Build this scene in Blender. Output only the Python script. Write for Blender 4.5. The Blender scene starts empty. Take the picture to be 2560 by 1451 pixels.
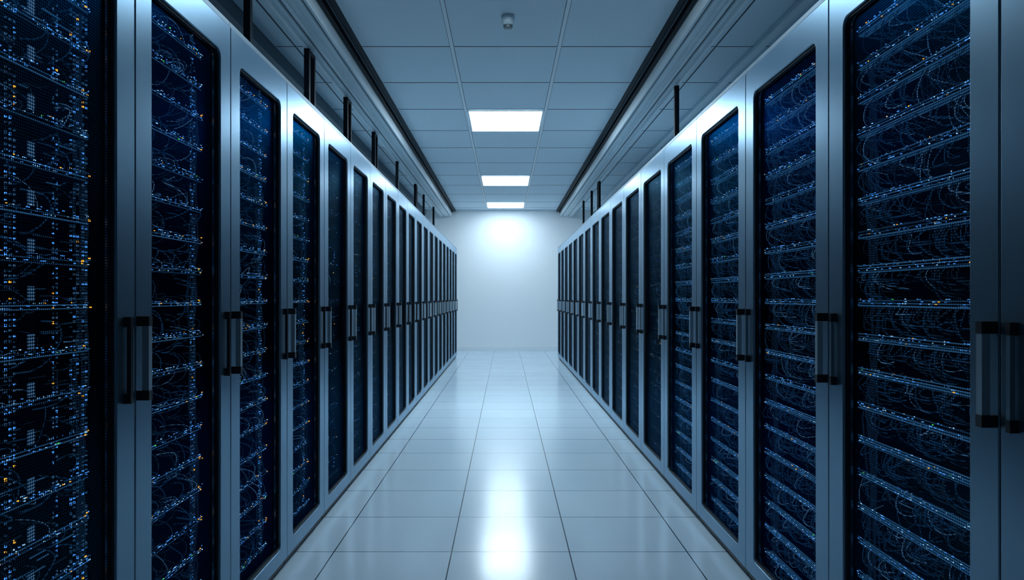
import bpy, math, random
from mathutils import Vector, Matrix
S=bpy.context.scene
col=S.collection

# ---------------------------------------------------------------- materials
def new_mat(name):
    m=bpy.data.materials.new(name); m.use_nodes=True
    nt=m.node_tree; b=nt.nodes['Principled BSDF']
    return m,nt,b
def pmat(name,c,rough=0.5,metal=0.0,emit=None,es=0.0,noise=0.0,nscale=8,spec=0.5,rvar=0.0,stretch=(1,1,1)):
    m,nt,b=new_mat(name)
    b.inputs['Base Color'].default_value=(*c,1)
    b.inputs['Roughness'].default_value=rough
    b.inputs['Metallic'].default_value=metal
    b.inputs['Specular IOR Level'].default_value=spec
    if emit:
        b.inputs['Emission Color'].default_value=(*emit,1); b.inputs['Emission Strength'].default_value=es
        if es<5: m.cycles.emission_sampling='NONE'
    if noise>0 or rvar>0:
        tc=nt.nodes.new('ShaderNodeTexCoord'); mp=nt.nodes.new('ShaderNodeMapping'); n=nt.nodes.new('ShaderNodeTexNoise')
        mp.inputs['Scale'].default_value=stretch
        n.inputs['Scale'].default_value=nscale; n.inputs['Detail'].default_value=3
        nt.links.new(tc.outputs['Object'],mp.inputs[0]); nt.links.new(mp.outputs[0],n.inputs['Vector'])
        if noise>0:
            r=nt.nodes.new('ShaderNodeMapRange')
            r.inputs['To Min'].default_value=1-noise; r.inputs['To Max'].default_value=1+noise
            nt.links.new(n.outputs[0],r.inputs['Value'])
            v=nt.nodes.new('ShaderNodeVectorMath'); v.operation='SCALE'; v.inputs[0].default_value=c
            nt.links.new(r.outputs[0],v.inputs['Scale']); nt.links.new(v.outputs[0],b.inputs['Base Color'])
        if rvar>0:
            r=nt.nodes.new('ShaderNodeMapRange')
            r.inputs['To Min'].default_value=rough-rvar; r.inputs['To Max'].default_value=rough+rvar
            nt.links.new(n.outputs[0],r.inputs['Value']); nt.links.new(r.outputs[0],b.inputs['Roughness'])
    return m

M={}
M['steel']=pmat('brushed_steel',(0.20,0.31,0.40),0.29,0.85,noise=0.03,nscale=3,rvar=0.02,stretch=(4,4,1))
M['steel'].node_tree.nodes['Principled BSDF'].inputs['Specular Tint'].default_value=(0.76,0.89,1,1)
M['body']=pmat('rack_body_steel',(0.16,0.25,0.32),0.45,0.6,noise=0.05)
M['black']=pmat('black_rubber',(0.006,0.010,0.015),0.45,noise=0.1,spec=0.3)
M['track']=pmat('black_track_paint',(0.004,0.009,0.015),0.5,noise=0.1,spec=0.12)
M['inner']=pmat('rack_interior',(0.002,0.004,0.009),0.8,0.0,noise=0.2,spec=0.05)
M['face']=pmat('equipment_faceplate',(0.003,0.009,0.020),0.6,0.0,noise=0.3,nscale=30,spec=0.08)
M['grip']=pmat('handle_steel',(0.36,0.48,0.57),0.35,0.5,noise=0.05)
M['hblack']=pmat('handle_bracket',(0.01,0.014,0.02),0.35,noise=0.1)
M['cable']=pmat('patch_cable_blue_glow',(0.01,0.05,0.15),0.4,emit=(0.025,0.15,0.38),es=0.17,noise=0.3,spec=0.15)  # faint self-glow put into the cable, stands in for LED light inside the rack
M['cabled']=pmat('patch_cable_dark_glow',(0.01,0.025,0.05),0.4,emit=(0.04,0.13,0.28),es=0.08,noise=0.3,spec=0.15)  # dark cable, weaker painted-in glow in place of LED light
M['cablep']=pmat('patch_cable_pale_glow',(0.10,0.20,0.34),0.4,emit=(0.14,0.4,0.75),es=0.24,noise=0.3,spec=0.2)  # pale cable, glow put into the material as if lit by LEDs
M['rail']=pmat('cable_rail_glow',(0.04,0.11,0.20),0.35,0.3,emit=(0.05,0.23,0.52),es=0.27,noise=0.4,nscale=40,spec=0.3)  # rail glows by itself, replacing light that hardly gets through the door mesh
M['lb']=pmat('led_blue',(0.02,0.1,0.3),0.4,emit=(0.06,0.30,0.9),es=1.2,noise=0.1)
M['lc']=pmat('led_cyan',(0.1,0.3,0.5),0.4,emit=(0.30,0.62,0.95),es=1.2,noise=0.1)
M['lo']=pmat('led_amber',(0.3,0.15,0.02),0.4,emit=(1.0,0.42,0.03),es=1.6,noise=0.1)
M['lg']=pmat('led_green',(0.05,0.3,0.05),0.4,emit=(0.1,1.0,0.15),es=1.3,noise=0.1)
M['tag']=pmat('port_label_glow',(0.15,0.30,0.5),0.5,emit=(0.12,0.33,0.65),es=0.25,noise=0.1)  # plain label, its brightness partly painted in as emission
M['wall']=pmat('wall_paint',(0.86,0.90,0.93),0.6,noise=0.012,nscale=3)
M['swall']=pmat('side_wall_paint',(0.7,0.8,0.86),0.6,noise=0.02,nscale=3)
M['base']=pmat('baseboard_paint',(0.80,0.85,0.89),0.4,noise=0.01)
M['ceil']=pmat('ceiling_tile',(0.66,0.80,0.89),0.75,noise=0.03,nscale=60)
M['grid']=pmat('ceiling_grid_metal',(0.76,0.87,0.93),0.45,noise=0.02)
M['gap']=pmat('ceiling_shadow_gap',(0.06,0.09,0.12),0.8,noise=0.1)
M['alu']=pmat('aluminium_raceway',(0.76,0.87,0.93),0.42,0.1,noise=0.05)
M['alud']=pmat('raceway_groove',(0.10,0.15,0.19),0.5,0.4,noise=0.05)
M['plastic']=pmat('detector_plastic',(0.42,0.52,0.58),0.45,noise=0.02)
M['plasticd']=pmat('detector_vent',(0.05,0.08,0.10),0.4,noise=0.02)
LE=(0.71,0.885,1.0)
M['lamp_fill']=pmat('lamp_diffuser_fill',(0.8,0.9,1),0.5,emit=LE,es=14)  # fill panel out of view
M['lamp']=pmat('lamp_diffuser_b',(0.8,0.9,1),0.5,emit=LE,es=44)
M['lamp2']=pmat('lamp_diffuser_c',(0.8,0.9,1),0.5,emit=LE,es=26)
M['lampw']=pmat('lamp_diffuser_d',(0.8,0.9,1),0.5,emit=LE,es=17)

# perforated door mesh
def perf():
    m,nt,b=new_mat('perforated_door_steel')
    b.inputs['Base Color'].default_value=(0.022,0.038,0.056,1)
    b.inputs['Specular Tint'].default_value=(0.22,0.35,0.46,1)
    b.inputs['Metallic'].default_value=1.0; b.inputs['Roughness'].default_value=0.30
    tc=nt.nodes.new('ShaderNodeTexCoord'); sx=nt.nodes.new('ShaderNodeSeparateXYZ')
    nt.links.new(tc.outputs['Object'],sx.inputs[0])
    def mth(op,a,bb=None):
        n=nt.nodes.new('ShaderNodeMath'); n.operation=op
        for i,v in enumerate((a,bb)):
            if v is None: continue
            if isinstance(v,(int,float)): n.inputs[i].default_value=v
            else: nt.links.new(v,n.inputs[i])
        return n.outputs[0]
    k=2*math.pi/0.0074
    cu=mth('COSINE',mth('MULTIPLY',sx.outputs['Y'],k))
    cv=mth('COSINE',mth('MULTIPLY',sx.outputs['Z'],k))
    h=mth('GREATER_THAN',mth('ADD',cu,cv),0.0)
    tr=nt.nodes.new('ShaderNodeBsdfTransparent'); mx=nt.nodes.new('ShaderNodeMixShader')
    nt.links.new(h,mx.inputs[0]); nt.links.new(b.outputs[0],mx.inputs[1]); nt.links.new(tr.outputs[0],mx.inputs[2])
    nt.links.new(mx.outputs[0],nt.nodes['Material Output'].inputs['Surface'])
    return m
M['perf']=perf()

def floor_mat():
    m,nt,b=new_mat('polished_floor_tile')
    tc=nt.nodes.new('ShaderNodeTexCoord'); mp=nt.nodes.new('ShaderNodeMapping')
    mp.inputs['Location'].default_value=(0.275,-3.77+6*0.595,0)
    br=nt.nodes.new('ShaderNodeTexBrick'); br.offset=0; br.squash=1
    br.inputs['Scale'].default_value=1; br.inputs['Brick Width'].default_value=0.6; br.inputs['Row Height'].default_value=0.595
    br.inputs['Mortar Size'].default_value=0.0032; br.inputs['Mortar Smooth'].default_value=0.1; br.inputs['Bias'].default_value=0
    br.inputs['Color1'].default_value=(0.58,0.73,0.84,1); br.inputs['Color2'].default_value=(0.62,0.765,0.865,1)
    br.inputs['Mortar'].default_value=(0.015,0.03,0.05,1)
    nt.links.new(tc.outputs['Object'],mp.inputs[0]); nt.links.new(mp.outputs[0],br.inputs['Vector'])
    nt.links.new(br.outputs['Color'],b.inputs['Base Color'])
    n=nt.nodes.new('ShaderNodeTexNoise'); n.inputs['Scale'].default_value=2.5; nt.links.new(tc.outputs['Object'],n.inputs['Vector'])
    r=nt.nodes.new('ShaderNodeMapRange'); r.inputs['To Min'].default_value=0.15; r.inputs['To Max'].default_value=0.21
    nt.links.new(n.outputs[0],r.inputs['Value']); nt.links.new(r.outputs[0],b.inputs['Roughness'])
    b.inputs['Specular IOR Level'].default_value=0.55
    b.inputs['IOR'].default_value=1.5
    bp=nt.nodes.new('ShaderNodeBump'); bp.inputs['Strength'].default_value=0.3; bp.inputs['Distance'].default_value=0.002; bp.invert=True
    nt.links.new(br.outputs['Fac'],bp.inputs['Height']); nt.links.new(bp.outputs[0],b.inputs['Normal'])
    return m
M['floor']=floor_mat()

# ---------------------------------------------------------------- mesh builder
class MB:
    def __init__(s): s.v=[]; s.f=[]; s.m=[]; s.mats=[]; s.sm=[]
    def mi(s,k):
        if k not in s.mats: s.mats.append(k)
        return s.mats.index(k)
    def box(s,x0,x1,y0,y1,z0,z1,k,c=0.0):
        i=s.mi(k); o=len(s.v)
        s.v+= [(x0,y0,z0),(x1,y0,z0),(x1,y1,z0),(x0,y1,z0),(x0,y0,z1),(x1,y0,z1),(x1,y1,z1),(x0,y1,z1)]
        for q in ((0,3,2,1),(4,5,6,7),(0,1,5,4),(1,2,6,5),(2,3,7,6),(3,0,4,7)):
            s.f.append(tuple(o+a for a in q)); s.m.append(i); s.sm.append(False)
    def tube(s,pts,r,k,n=5,caps=False):
        i=s.mi(k); o=len(s.v); P=[Vector(p) for p in pts]
        for j,p in enumerate(P):
            t=(P[min(j+1,len(P)-1)]-P[max(j-1,0)])
            if t.length<1e-9: t=Vector((0,0,1))
            t.normalize(); a=Vector((0,0,1)) if abs(t.z)<0.9 else Vector((1,0,0))
            u=t.cross(a).normalized(); w=t.cross(u)
            for q in range(n):
                an=2*math.pi*q/n; d=p+(u*math.cos(an)+w*math.sin(an))*r; s.v.append(tuple(d))
        for j in range(len(P)-1):
            for q in range(n):
                a=o+j*n+q; b=o+j*n+(q+1)%n
                s.f.append((a,b,b+n,a+n)); s.m.append(i); s.sm.append(True)
        if caps:
            s.f.append(tuple(o+q for q in range(n))[::-1]); s.m.append(i); s.sm.append(False)
            e=o+(len(P)-1)*n
            s.f.append(tuple(e+q for q in range(n))); s.m.append(i); s.sm.append(False)
    def lathe(s,prof,cx,cy,n,k):
        o=len(s.v); 
        for r,z in prof:
            for q in range(n):
                a=2*math.pi*q/n; s.v.append((cx+r*math.cos(a),cy+r*math.sin(a),z))
        for j in range(len(prof)-1):
            i=s.mi(k[j])
            for q in range(n):
                a=o+j*n+q;b=o+j*n+(q+1)%n
                s.f.append((a,b,b+n,a+n)); s.m.append(i); s.sm.append(False)
    def mesh(s,name):
        me=bpy.data.meshes.new(name); me.from_pydata(s.v,[],s.f)
        for k in s.mats: me.materials.append(M[k])
        me.polygons.foreach_set('material_index',s.m); me.polygons.foreach_set('use_smooth',s.sm)
        me.update(); return me
def put(name,me,parent=None,loc=(0,0,0),bevel=0):
    o=bpy.data.objects.new(name,me); o.location=loc; col.objects.link(o)
    if parent: o.parent=parent
    if bevel:
        b=o.modifiers.new('bevel','BEVEL'); b.width=bevel; b.segments=2; b.limit_method='ANGLE'
    return o
def empty(name,loc=(0,0,0)):
    e=bpy.data.objects.new(name,None); e.location=loc; e.empty_display_size=0.1; col.objects.link(e); return e

# ring meshes (rounded rect holes) in local YZ plane
def rrect(y0,y1,z0,z1,r,n=8):
    if r<=0: return [(y0,z0),(y1,z0),(y1,z1),(y0,z1)]
    out=[]
    for cy,cz,a0 in ((y1-r,z0+r,-90),(y1-r,z1-r,0),(y0+r,z1-r,90),(y0+r,z0+r,180)):
        for i in range(n+1):
            a=math.radians(a0+90*i/n); out.append((cy+r*math.cos(a),cz+r*math.sin(a)))
    return out
def ring_mesh(name,outer,inner,ext,bev,matk):
    cu=bpy.data.curves.new(name,'CURVE'); cu.dimensions='2D'; cu.fill_mode='BOTH'; cu.extrude=ext; cu.bevel_depth=bev; cu.bevel_resolution=2
    cu.offset=-bev
    for L in (outer,inner):
        sp=cu.splines.new('POLY'); sp.points.add(len(L)-1)
        for p,(a,b) in zip(sp.points,L): p.co=(a,b,0,1)
        sp.use_cyclic_u=True
    ob=bpy.data.objects.new(name,cu); col.objects.link(ob)
    dg=bpy.context.evaluated_depsgraph_get()
    me=bpy.data.meshes.new_from_object(ob.evaluated_get(dg))
    bpy.data.objects.remove(ob)
    me.transform(Matrix(((0,0,1,0),(1,0,0,0),(0,1,0,0),(0,0,0,1))))
    me.materials.clear(); me.materials.append(M[matk]); me.name=name
    return me

H=2.355
ZB=0.045
# ---------------------------------------------------------------- rack components.
def rack_kit(w,sg,st):
    kit={}
    g=0.0025
    outer=rrect(g,w-g,ZB,H-0.022,0.004,2)
    y0,y1,z0,z1=st,w-st,0.115,H-0.14
    kit['door_frame']=(ring_mesh('door_frame',outer,rrect(y0,y1,z0,z1,0.030),0.014,0.003,'steel'),-0.014*sg)
    kit['door_gasket']=(ring_mesh('door_gasket',rrect(y0-0.002,y1+0.002,z0-0.002,z1+0.002,0.031),rrect(y0+0.008,y1-0.008,z0+0.008,z1-0.008,0.025),0.006,0.001,'black'),-0.012*sg)
    b=MB(); i=b.mi('perf'); L=rrect(y0,y1,z0,z1,0.030)
    b.v=[(0,a,c) for a,c in L]; b.f=[tuple(range(len(L)))]; b.m=[i]; b.sm=[False]
    kit['perforated_panel']=(b.mesh('perforated_panel'),-0.018*sg)
    b=MB()
    def bx(xa,xb,*a):
        xa*=-sg; xb*=-sg
        b.box(min(xa,xb),max(xa,xb),*a)
    D=1.05
    bx(0.032,D,0.003,0.018,0.03,H-0.02,'inner'); bx(0.032,D,w-0.018,w-0.003,0.03,H-0.02,'inner')
    bx(D-0.02,D,0.018,w-0.018,0.03,H-0.02,'inner')
    bx(0.03,D,0.018,w-0.018,0.03,0.06,'inner')
    bx(0.002,D,0.0015,w-0.0015,H-0.018,H,'body')
    bx(0.012,D,0.004,w-0.004,0.012,0.042,'black')
    bx(0.03,0.06,0.018,0.05,0.06,H-0.02,'inner'); bx(0.03,0.06,w-0.05,w-0.018,0.06,H-0.02,'inner')
    for yy in (0.05,w-0.05):
        for xx in (0.07,D-0.08): bx(xx-0.035,xx+0.03,yy-0.025,yy+0.025,0.0,0.012,'black')
    kit['cabinet']=(b.mesh('cabinet'),0)
    def handle(name,yc,wd,p,za,zb,mat):
        b=MB()
        def bx(xa,xb,*a):
            xa*=sg; xb*=sg; b.box(min(xa,xb),max(xa,xb),*a)
        bx(p*0.5,p,yc-wd/2,yc+wd/2,za+0.02,zb-0.02,mat)
        for z in (za,zb-0.028):
            bx(0,p*1.03,yc-wd/2-0.001,yc+wd/2+0.001,z,z+0.028,'hblack')
        return b.mesh(name)
    kit['handle']=(handle('handle',0.018,0.020,0.038,1.005,1.245,'grip'),0)
    kit['latch_bar']=(handle('latch_bar',w-0.055,0.013,0.022,1.005,1.245,'body' if sg<0 else 'hblack'),0)
    return kit

# ---------------------------------------------------------------- rack equipment
def bez(P0,P1,P2,P3,n=7):
    p=[]
    for j in range(n+1):
        t=j/n; u=1-t; p.append(tuple(P0*u**3+P1*3*u*u*t+P2*3*u*t*t+P3*t**3))
    return p
def equipment(w,sg,seed,style,dens=1.0):
    R=random.Random(seed); b=MB()
    def bx(xa,xb,y0,y1,z0,z1,k):
        xa*=-sg; xb*=-sg; b.box(min(xa,xb),max(xa,xb),y0,y1,z0,z1,k)
    def tb(pts,r,k,n=4): b.tube([(-sg*p[0],p[1],p[2]) for p in pts],r,k,n)
    ya,yb=0.075,w-0.075
    n=19; pitch=0.112; zs=0.15
    lite=dens<0.5
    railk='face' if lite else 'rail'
    for i in range(n):
        z=zs+i*pitch
        dep=0.16
        bx(dep,0.85,ya,yb,z+0.004,z+pitch-0.012,'face')
        nb=R.choice([6,8,10])
        for q in range(nb):
            yy=ya+0.01+(yb-ya-0.02)*q/nb
            if R.random()<0.8: bx(dep-0.006,dep,yy,yy+(yb-ya)/nb*0.8,z+0.015,z+pitch*0.45,'face')
        if style=='right':
            d0=0.06
            for dz,rr in ((0.0,0.0028),(0.011,0.0018),(0.020,0.0022)):
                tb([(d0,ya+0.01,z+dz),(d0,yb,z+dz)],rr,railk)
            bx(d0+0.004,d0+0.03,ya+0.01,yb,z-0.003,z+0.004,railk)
            for yy in (ya,yb-0.008): bx(d0-0.004,0.17,yy,yy+0.010,z-0.006,z+0.026,'face')
            for q in range(int(60*dens)):
                yy=R.uniform(ya+0.02,yb-0.01); k=R.choices(['lb','lc','lo','lg'],[10,5,0.5,0.1])[0]
                l=R.uniform(0.002,0.008 if k!='lc' else 0.004)
                zz=z+R.choice([0.004,0.009,0.015,0.022]); bx(d0-0.006,d0-0.003,yy,yy+l,zz,zz+R.uniform(0.0012,0.003),k)
            for q in range(int(8*dens+0.3)): 
                yy=ya+0.035+R.uniform(0,0.035); zz=z+R.uniform(0,0.022); bx(d0-0.008,d0-0.004,yy,yy+R.uniform(.003,.008),zz,zz+0.004,R.choice(['lo','lo','lc']))
            for q in range(int(50*dens)):
                y0=R.uniform(ya+0.02,yb-0.02); y1=min(yb,max(ya,y0+R.gauss(0,0.05))); z1=z-R.uniform(0.02,0.10)
                ds=R.uniform(0.035,0.06)
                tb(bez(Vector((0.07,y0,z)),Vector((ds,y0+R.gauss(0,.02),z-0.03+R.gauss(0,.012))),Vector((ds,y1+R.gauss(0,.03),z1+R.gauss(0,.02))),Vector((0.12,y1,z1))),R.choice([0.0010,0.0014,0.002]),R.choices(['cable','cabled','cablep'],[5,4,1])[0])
        else:
            d0=0.055; ye=yb-0.06
            for dz,rr in ((0.0,0.0018),(0.010,0.0014)):
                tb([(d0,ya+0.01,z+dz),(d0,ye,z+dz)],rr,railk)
            bx(d0,0.16,ya+0.01,ye,z-0.002,z+0.002,'face')
            for q in range(int(56*dens)):
                yy=R.uniform(ya+0.01,ye); k=R.choices(['lb','lc','lo','lg'],[8,4,0.5,0.12])[0]
                zz=z+R.choice([0.003,0.008,0.014,0.02]); bx(d0-0.006,d0-0.003,yy,yy+R.uniform(.002,.006),zz,zz+R.uniform(0.0012,0.0028),k)
            for q in range(int(3*dens+0.3)):
                yy=R.choice([ya+R.uniform(0.03,0.06),ye-R.uniform(0,0.04)]); zz=z+R.uniform(0,0.02)
                bx(d0-0.008,d0-0.004,yy,yy+R.uniform(.003,.006),zz,zz+0.0035,R.choice(['lo','lo','lc']))
            cols=(ye-0.02,ye-0.035,ye-0.05) if style=='left' else (yb-0.04,yb-0.055,ye-0.02,ye-0.035,ye-0.05,ye-0.11,ye-0.125,ya+0.25,ya+0.235,ya+0.22)
            for cy in cols:
                for q in range(9):
                    if R.random()<0.65*dens:
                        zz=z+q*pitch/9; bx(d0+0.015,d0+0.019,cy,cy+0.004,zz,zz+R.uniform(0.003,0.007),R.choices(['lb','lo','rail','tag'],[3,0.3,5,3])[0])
            if style=='near':
                bx(0.05,0.054,ya+0.27,ya+0.292,z+0.02,z+0.055,'tag')
                for q in range(10):
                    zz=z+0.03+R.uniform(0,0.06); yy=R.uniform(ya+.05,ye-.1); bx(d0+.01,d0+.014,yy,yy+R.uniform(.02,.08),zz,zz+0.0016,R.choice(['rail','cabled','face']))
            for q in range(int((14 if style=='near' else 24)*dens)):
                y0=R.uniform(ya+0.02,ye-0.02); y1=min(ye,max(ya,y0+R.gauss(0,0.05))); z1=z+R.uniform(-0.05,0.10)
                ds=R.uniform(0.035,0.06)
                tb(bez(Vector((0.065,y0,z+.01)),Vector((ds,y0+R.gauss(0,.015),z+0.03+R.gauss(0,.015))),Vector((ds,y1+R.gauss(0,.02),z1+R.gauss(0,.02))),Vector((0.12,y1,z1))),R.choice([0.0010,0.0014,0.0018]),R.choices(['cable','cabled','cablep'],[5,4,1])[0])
    if not lite:
        for q in range(7):
            y=yb-0.02+R.gauss(0,.008)
            tb([(0.10+R.gauss(0,.01),y+R.gauss(0,.006),0.1+j*0.2) for j in range(11)],0.003,'cabled',5)
    me=b.mesh('equipment_'+style+str(seed)); return me

def rack(kit,eq,x,y):
    e=empty('server_rack',(x,y,0))
    for n,(me,dx) in kit.items(): put(n,me,e,(dx,0,0))
    put('equipment',eq,e)
    return e

XL,XR=-1.055,1.112
WL,WR=0.7305,0.879
kl=rack_kit(WL,1,0.100); kr=rack_kit(WR,-1,0.108)
eqn=equipment(WL,1,5,'near'); eql=[equipment(WL,1,s,'left') for s in (1,2)]+[equipment(WL,1,3,'left',0.6)]
eql_d=[equipment(WL,1,s,'left',0.14) for s in (21,22)]
eqr=[equipment(WR,-1,s,'right') for s in (11,12)]+[equipment(WR,-1,13,'right',0.6)]
eqr_d=[equipment(WR,-1,s,'right',0.14) for s in (31,32)]
for k in range(-4,19):
    rack(kl, eqn if k==-1 else (eql[min(k,2)] if 0<=k<=2 else eql_d[k%2]), XL, 2.10+WL*k)
for k in range(-3,16):
    rack(kr, eqr[k] if 0<=k<=2 else (eqr[2] if k in (-1,3) else eqr_d[k%2]), XR, 1.66+WR*k)

# ---------------------------------------------------------------- room shell
YF=17.8; YBK=-2.6; XW=2.25; ZC=3.40
def slab(name,x0,x1,y0,y1,z0,z1,k):
    b=MB(); b.box(x0,x1,y0,y1,z0,z1,k); return put(name,b.mesh(name))
slab('floor',-XW,XW,YBK,YF,-0.1,0,'floor')
slab('ceiling',-XW,XW,YBK,YF,ZC,ZC+0.1,'ceil')
slab('wall_far',-XW-.1,XW+.1,YF,YF+0.1,-0.1,ZC+.1,'wall')
slab('wall_near',-XW-.1,XW+.1,YBK-.1,YBK,-0.1,ZC+.1,'swall')
slab('wall_left',-XW-.1,-XW,YBK,YF,-0.1,ZC+.1,'swall')
slab('wall_right',XW,XW+.1,YBK,YF,-0.1,ZC+.1,'swall')
b=MB(); b.box(-XW,XW,YF-0.012,YF,0,0.10,'base'); put('baseboard_far',b.mesh('baseboard_far'),bevel=0.003)

# ceiling grid
ylines=[-2.1,-1.06,-0.02,1.02,2.06,3.10,4.14,5.17,6.20,7.24,8.27,9.33,10.40,11.58,12.76,13.88,15.10,16.36,17.34]
b=MB()
for x in (-0.45,0.45):
    b.box(x-0.014,x+0.014,YBK,YF,ZC-0.006,ZC,'grid')
    b.box(x-0.018,x-0.014,YBK,YF,ZC-0.0015,ZC,'gap'); b.box(x+0.014,x+0.018,YBK,YF,ZC-0.0015,ZC,'gap')
for x in (-1.76,1.76):
    b.box(x-0.006,x+0.006,YBK,YF,ZC-0.0025,ZC,'gap')
for y in ylines:
    for xa,xb in ((-XW,-1.766),(-1.754,-0.467),(-0.436,0.436),(0.467,1.754),(1.766,XW)):
        b.box(xa,xb,y-0.010,y+0.002,ZC-0.002,ZC,'gap'); b.box(xa,xb,y+0.002,y+0.014,ZC-0.003,ZC,'grid')
g=put('ceiling_grid',b.mesh('ceiling_grid'))

# lamps
for ya,yb,mk in ((4.14,5.17,'lamp_fill'),(8.27,9.33,'lamp'),(12.76,13.88,'lamp2'),(16.36,17.34,'lampw')):  # first panel is unseen, added at the row's spacing to brighten the near floor
    e=empty('ceiling_light_panel',(0,(ya+yb)/2,ZC))
    L=(yb-ya)/2-0.02; W=0.43
    b=MB()
    for a in ((-W,-W+.018,-L,L),(W-.018,W,-L,L),(-W+.018,W-.018,-L,-L+.018),(-W+.018,W-.018,L-.018,L)):
        b.box(*a,-0.016,-0.003,'grid')
    put('frame',b.mesh('lamp_frame'),e)
    b=MB(); b.box(-W+.018,W-.018,-L+.018,L-.018,-0.011,-0.004,mk)
    put('diffuser',b.mesh('lamp_diffuser'),e)

# smoke detector
e=empty('smoke_detector',(0.018,5.52,ZC))
b=MB(); b.lathe([(0.0,-0.003),(0.050,-0.003),(0.050,-0.022),(0.046,-0.025),(0.046,-0.058),(0.036,-0.072),(0.034,-0.074),(0.033,-0.092),(0.0,-0.095)],0,0,36,['plastic','plastic','plastic','plastic','plastic','plasticd','plasticd','plasticd'])
put('housing',b.mesh('detector_housing'),e)

# raceways + black track each side
for sg,nm in ((-1,'l'),(1,'r')):
    off=0.0 if sg<0 else 0.02
    e=empty('cable_raceway',(0,0,0))
    b=MB()
    def bx(xa,xb,*a):
        xa=sg*(xa+off); xb=sg*(xb+off); b.box(min(xa,xb),max(xa,xb),*a)
    zt=3.25
    y0,y1=YBK,YF
    bx(1.30,1.56,y0,y1,zt,ZC,'alu')
    for i,(xa,xb,dz) in enumerate(((1.30,1.318,.018),(1.345,1.362,.010),(1.40,1.408,.014),(1.44,1.452,.010),(1.492,1.50,.014),(1.54,1.56,.022))):
        bx(xa,xb,y0,y1,zt-dz,zt,'alu')
    for xa,xb in ((1.322,1.340),(1.412,1.418),(1.478,1.488)):
        bx(xa,xb,y0,y1,zt-0.002,zt,'alud')
    put('tray',b.mesh('tray'),e)
    b=MB()
    bx(1.205,1.298,y0,y1,3.375,ZC,'track'); bx(1.205,1.222,y0,y1,3.345,3.375,'track'); bx(1.262,1.298,y0,y1,3.335,3.375,'track')
    bx(1.238,1.246,y0,y1,3.36,3.375,'alud')
    put('track',b.mesh('track'),e)
    b=MB()
    if sg<0: bx(1.93,2.05,y0,y1,3.28,ZC,'alud')
    else: bx(2.05,2.12,y0,y1,3.36,ZC,'alu')
    put('duct',b.mesh('duct'),e)

def bracket(sg,y,x=1.55,double=True,ht=3.225):
    e=empty('raceway_support_post',(sg*x,y,H))
    b=MB(); h=ht-H
    b.box(-0.02,0.02,-0.02,0.02,0,h,'track')
    b.box(-0.045,0.045,-0.04,0.04,0,0.008,'track')
    if double:
        b.box(-0.016,0.016,0.16,0.19,0,h,'track'); b.box(-0.016,0.016,0.02,0.16,h-0.03,h,'track')
        b.box(-0.035,0.035,0.145,0.205,0,0.008,'track')
    put('post',b.mesh('support_post'),e)
for y,d in ((1.6,True),(3.05,True),(4.42,False),(5.74,True),(7.13,True),(8.63,True),(10.5,False),(12.6,True),(13.9,False),(15.8,False)):
    bracket(-1,y,1.54,d)
for y,d in ((3.0,False),(6.75,False),(12.3,True),(13.4,False),(14.8,False)):
    bracket(1,y,1.56,d)

# lifting eyebolts on the right row
for y in (3.72,4.42,5.5,7.4):
    e=empty('lifting_eyebolt',(1.20,y,H))
    b=MB(); b.tube([(0,0,0),(0,0,0.02)],0.006,'grip',8,True)
    b.tube([(0,0.014*math.sin(2*math.pi*i/16),0.034-0.014*math.cos(2*math.pi*i/16)) for i in range(17)],0.003,'grip',6)
    put('ring',b.mesh('eyebolt'),e)

# ---------------------------------------------------------------- world + camera
w=bpy.data.worlds.new('world'); S.world=w; w.use_nodes=True
w.node_tree.nodes['Background'].inputs[0].default_value=(0.02,0.05,0.09,1); w.node_tree.nodes['Background'].inputs[1].default_value=0.3
cd=bpy.data.cameras.new('camera'); cd.sensor_width=36; cd.lens=26.0; cd.shift_x=16/2560; cd.shift_y=17.5/2560
cd.clip_start=0.02
co=bpy.data.objects.new('camera',cd); co.location=(0,0,1.30); co.rotation_euler=(math.radians(90),0,0); col.objects.link(co); S.camera=co
try:
    S.view_settings.view_transform='Standard'; S.view_settings.look='None'
except Exception as ex: print(ex)
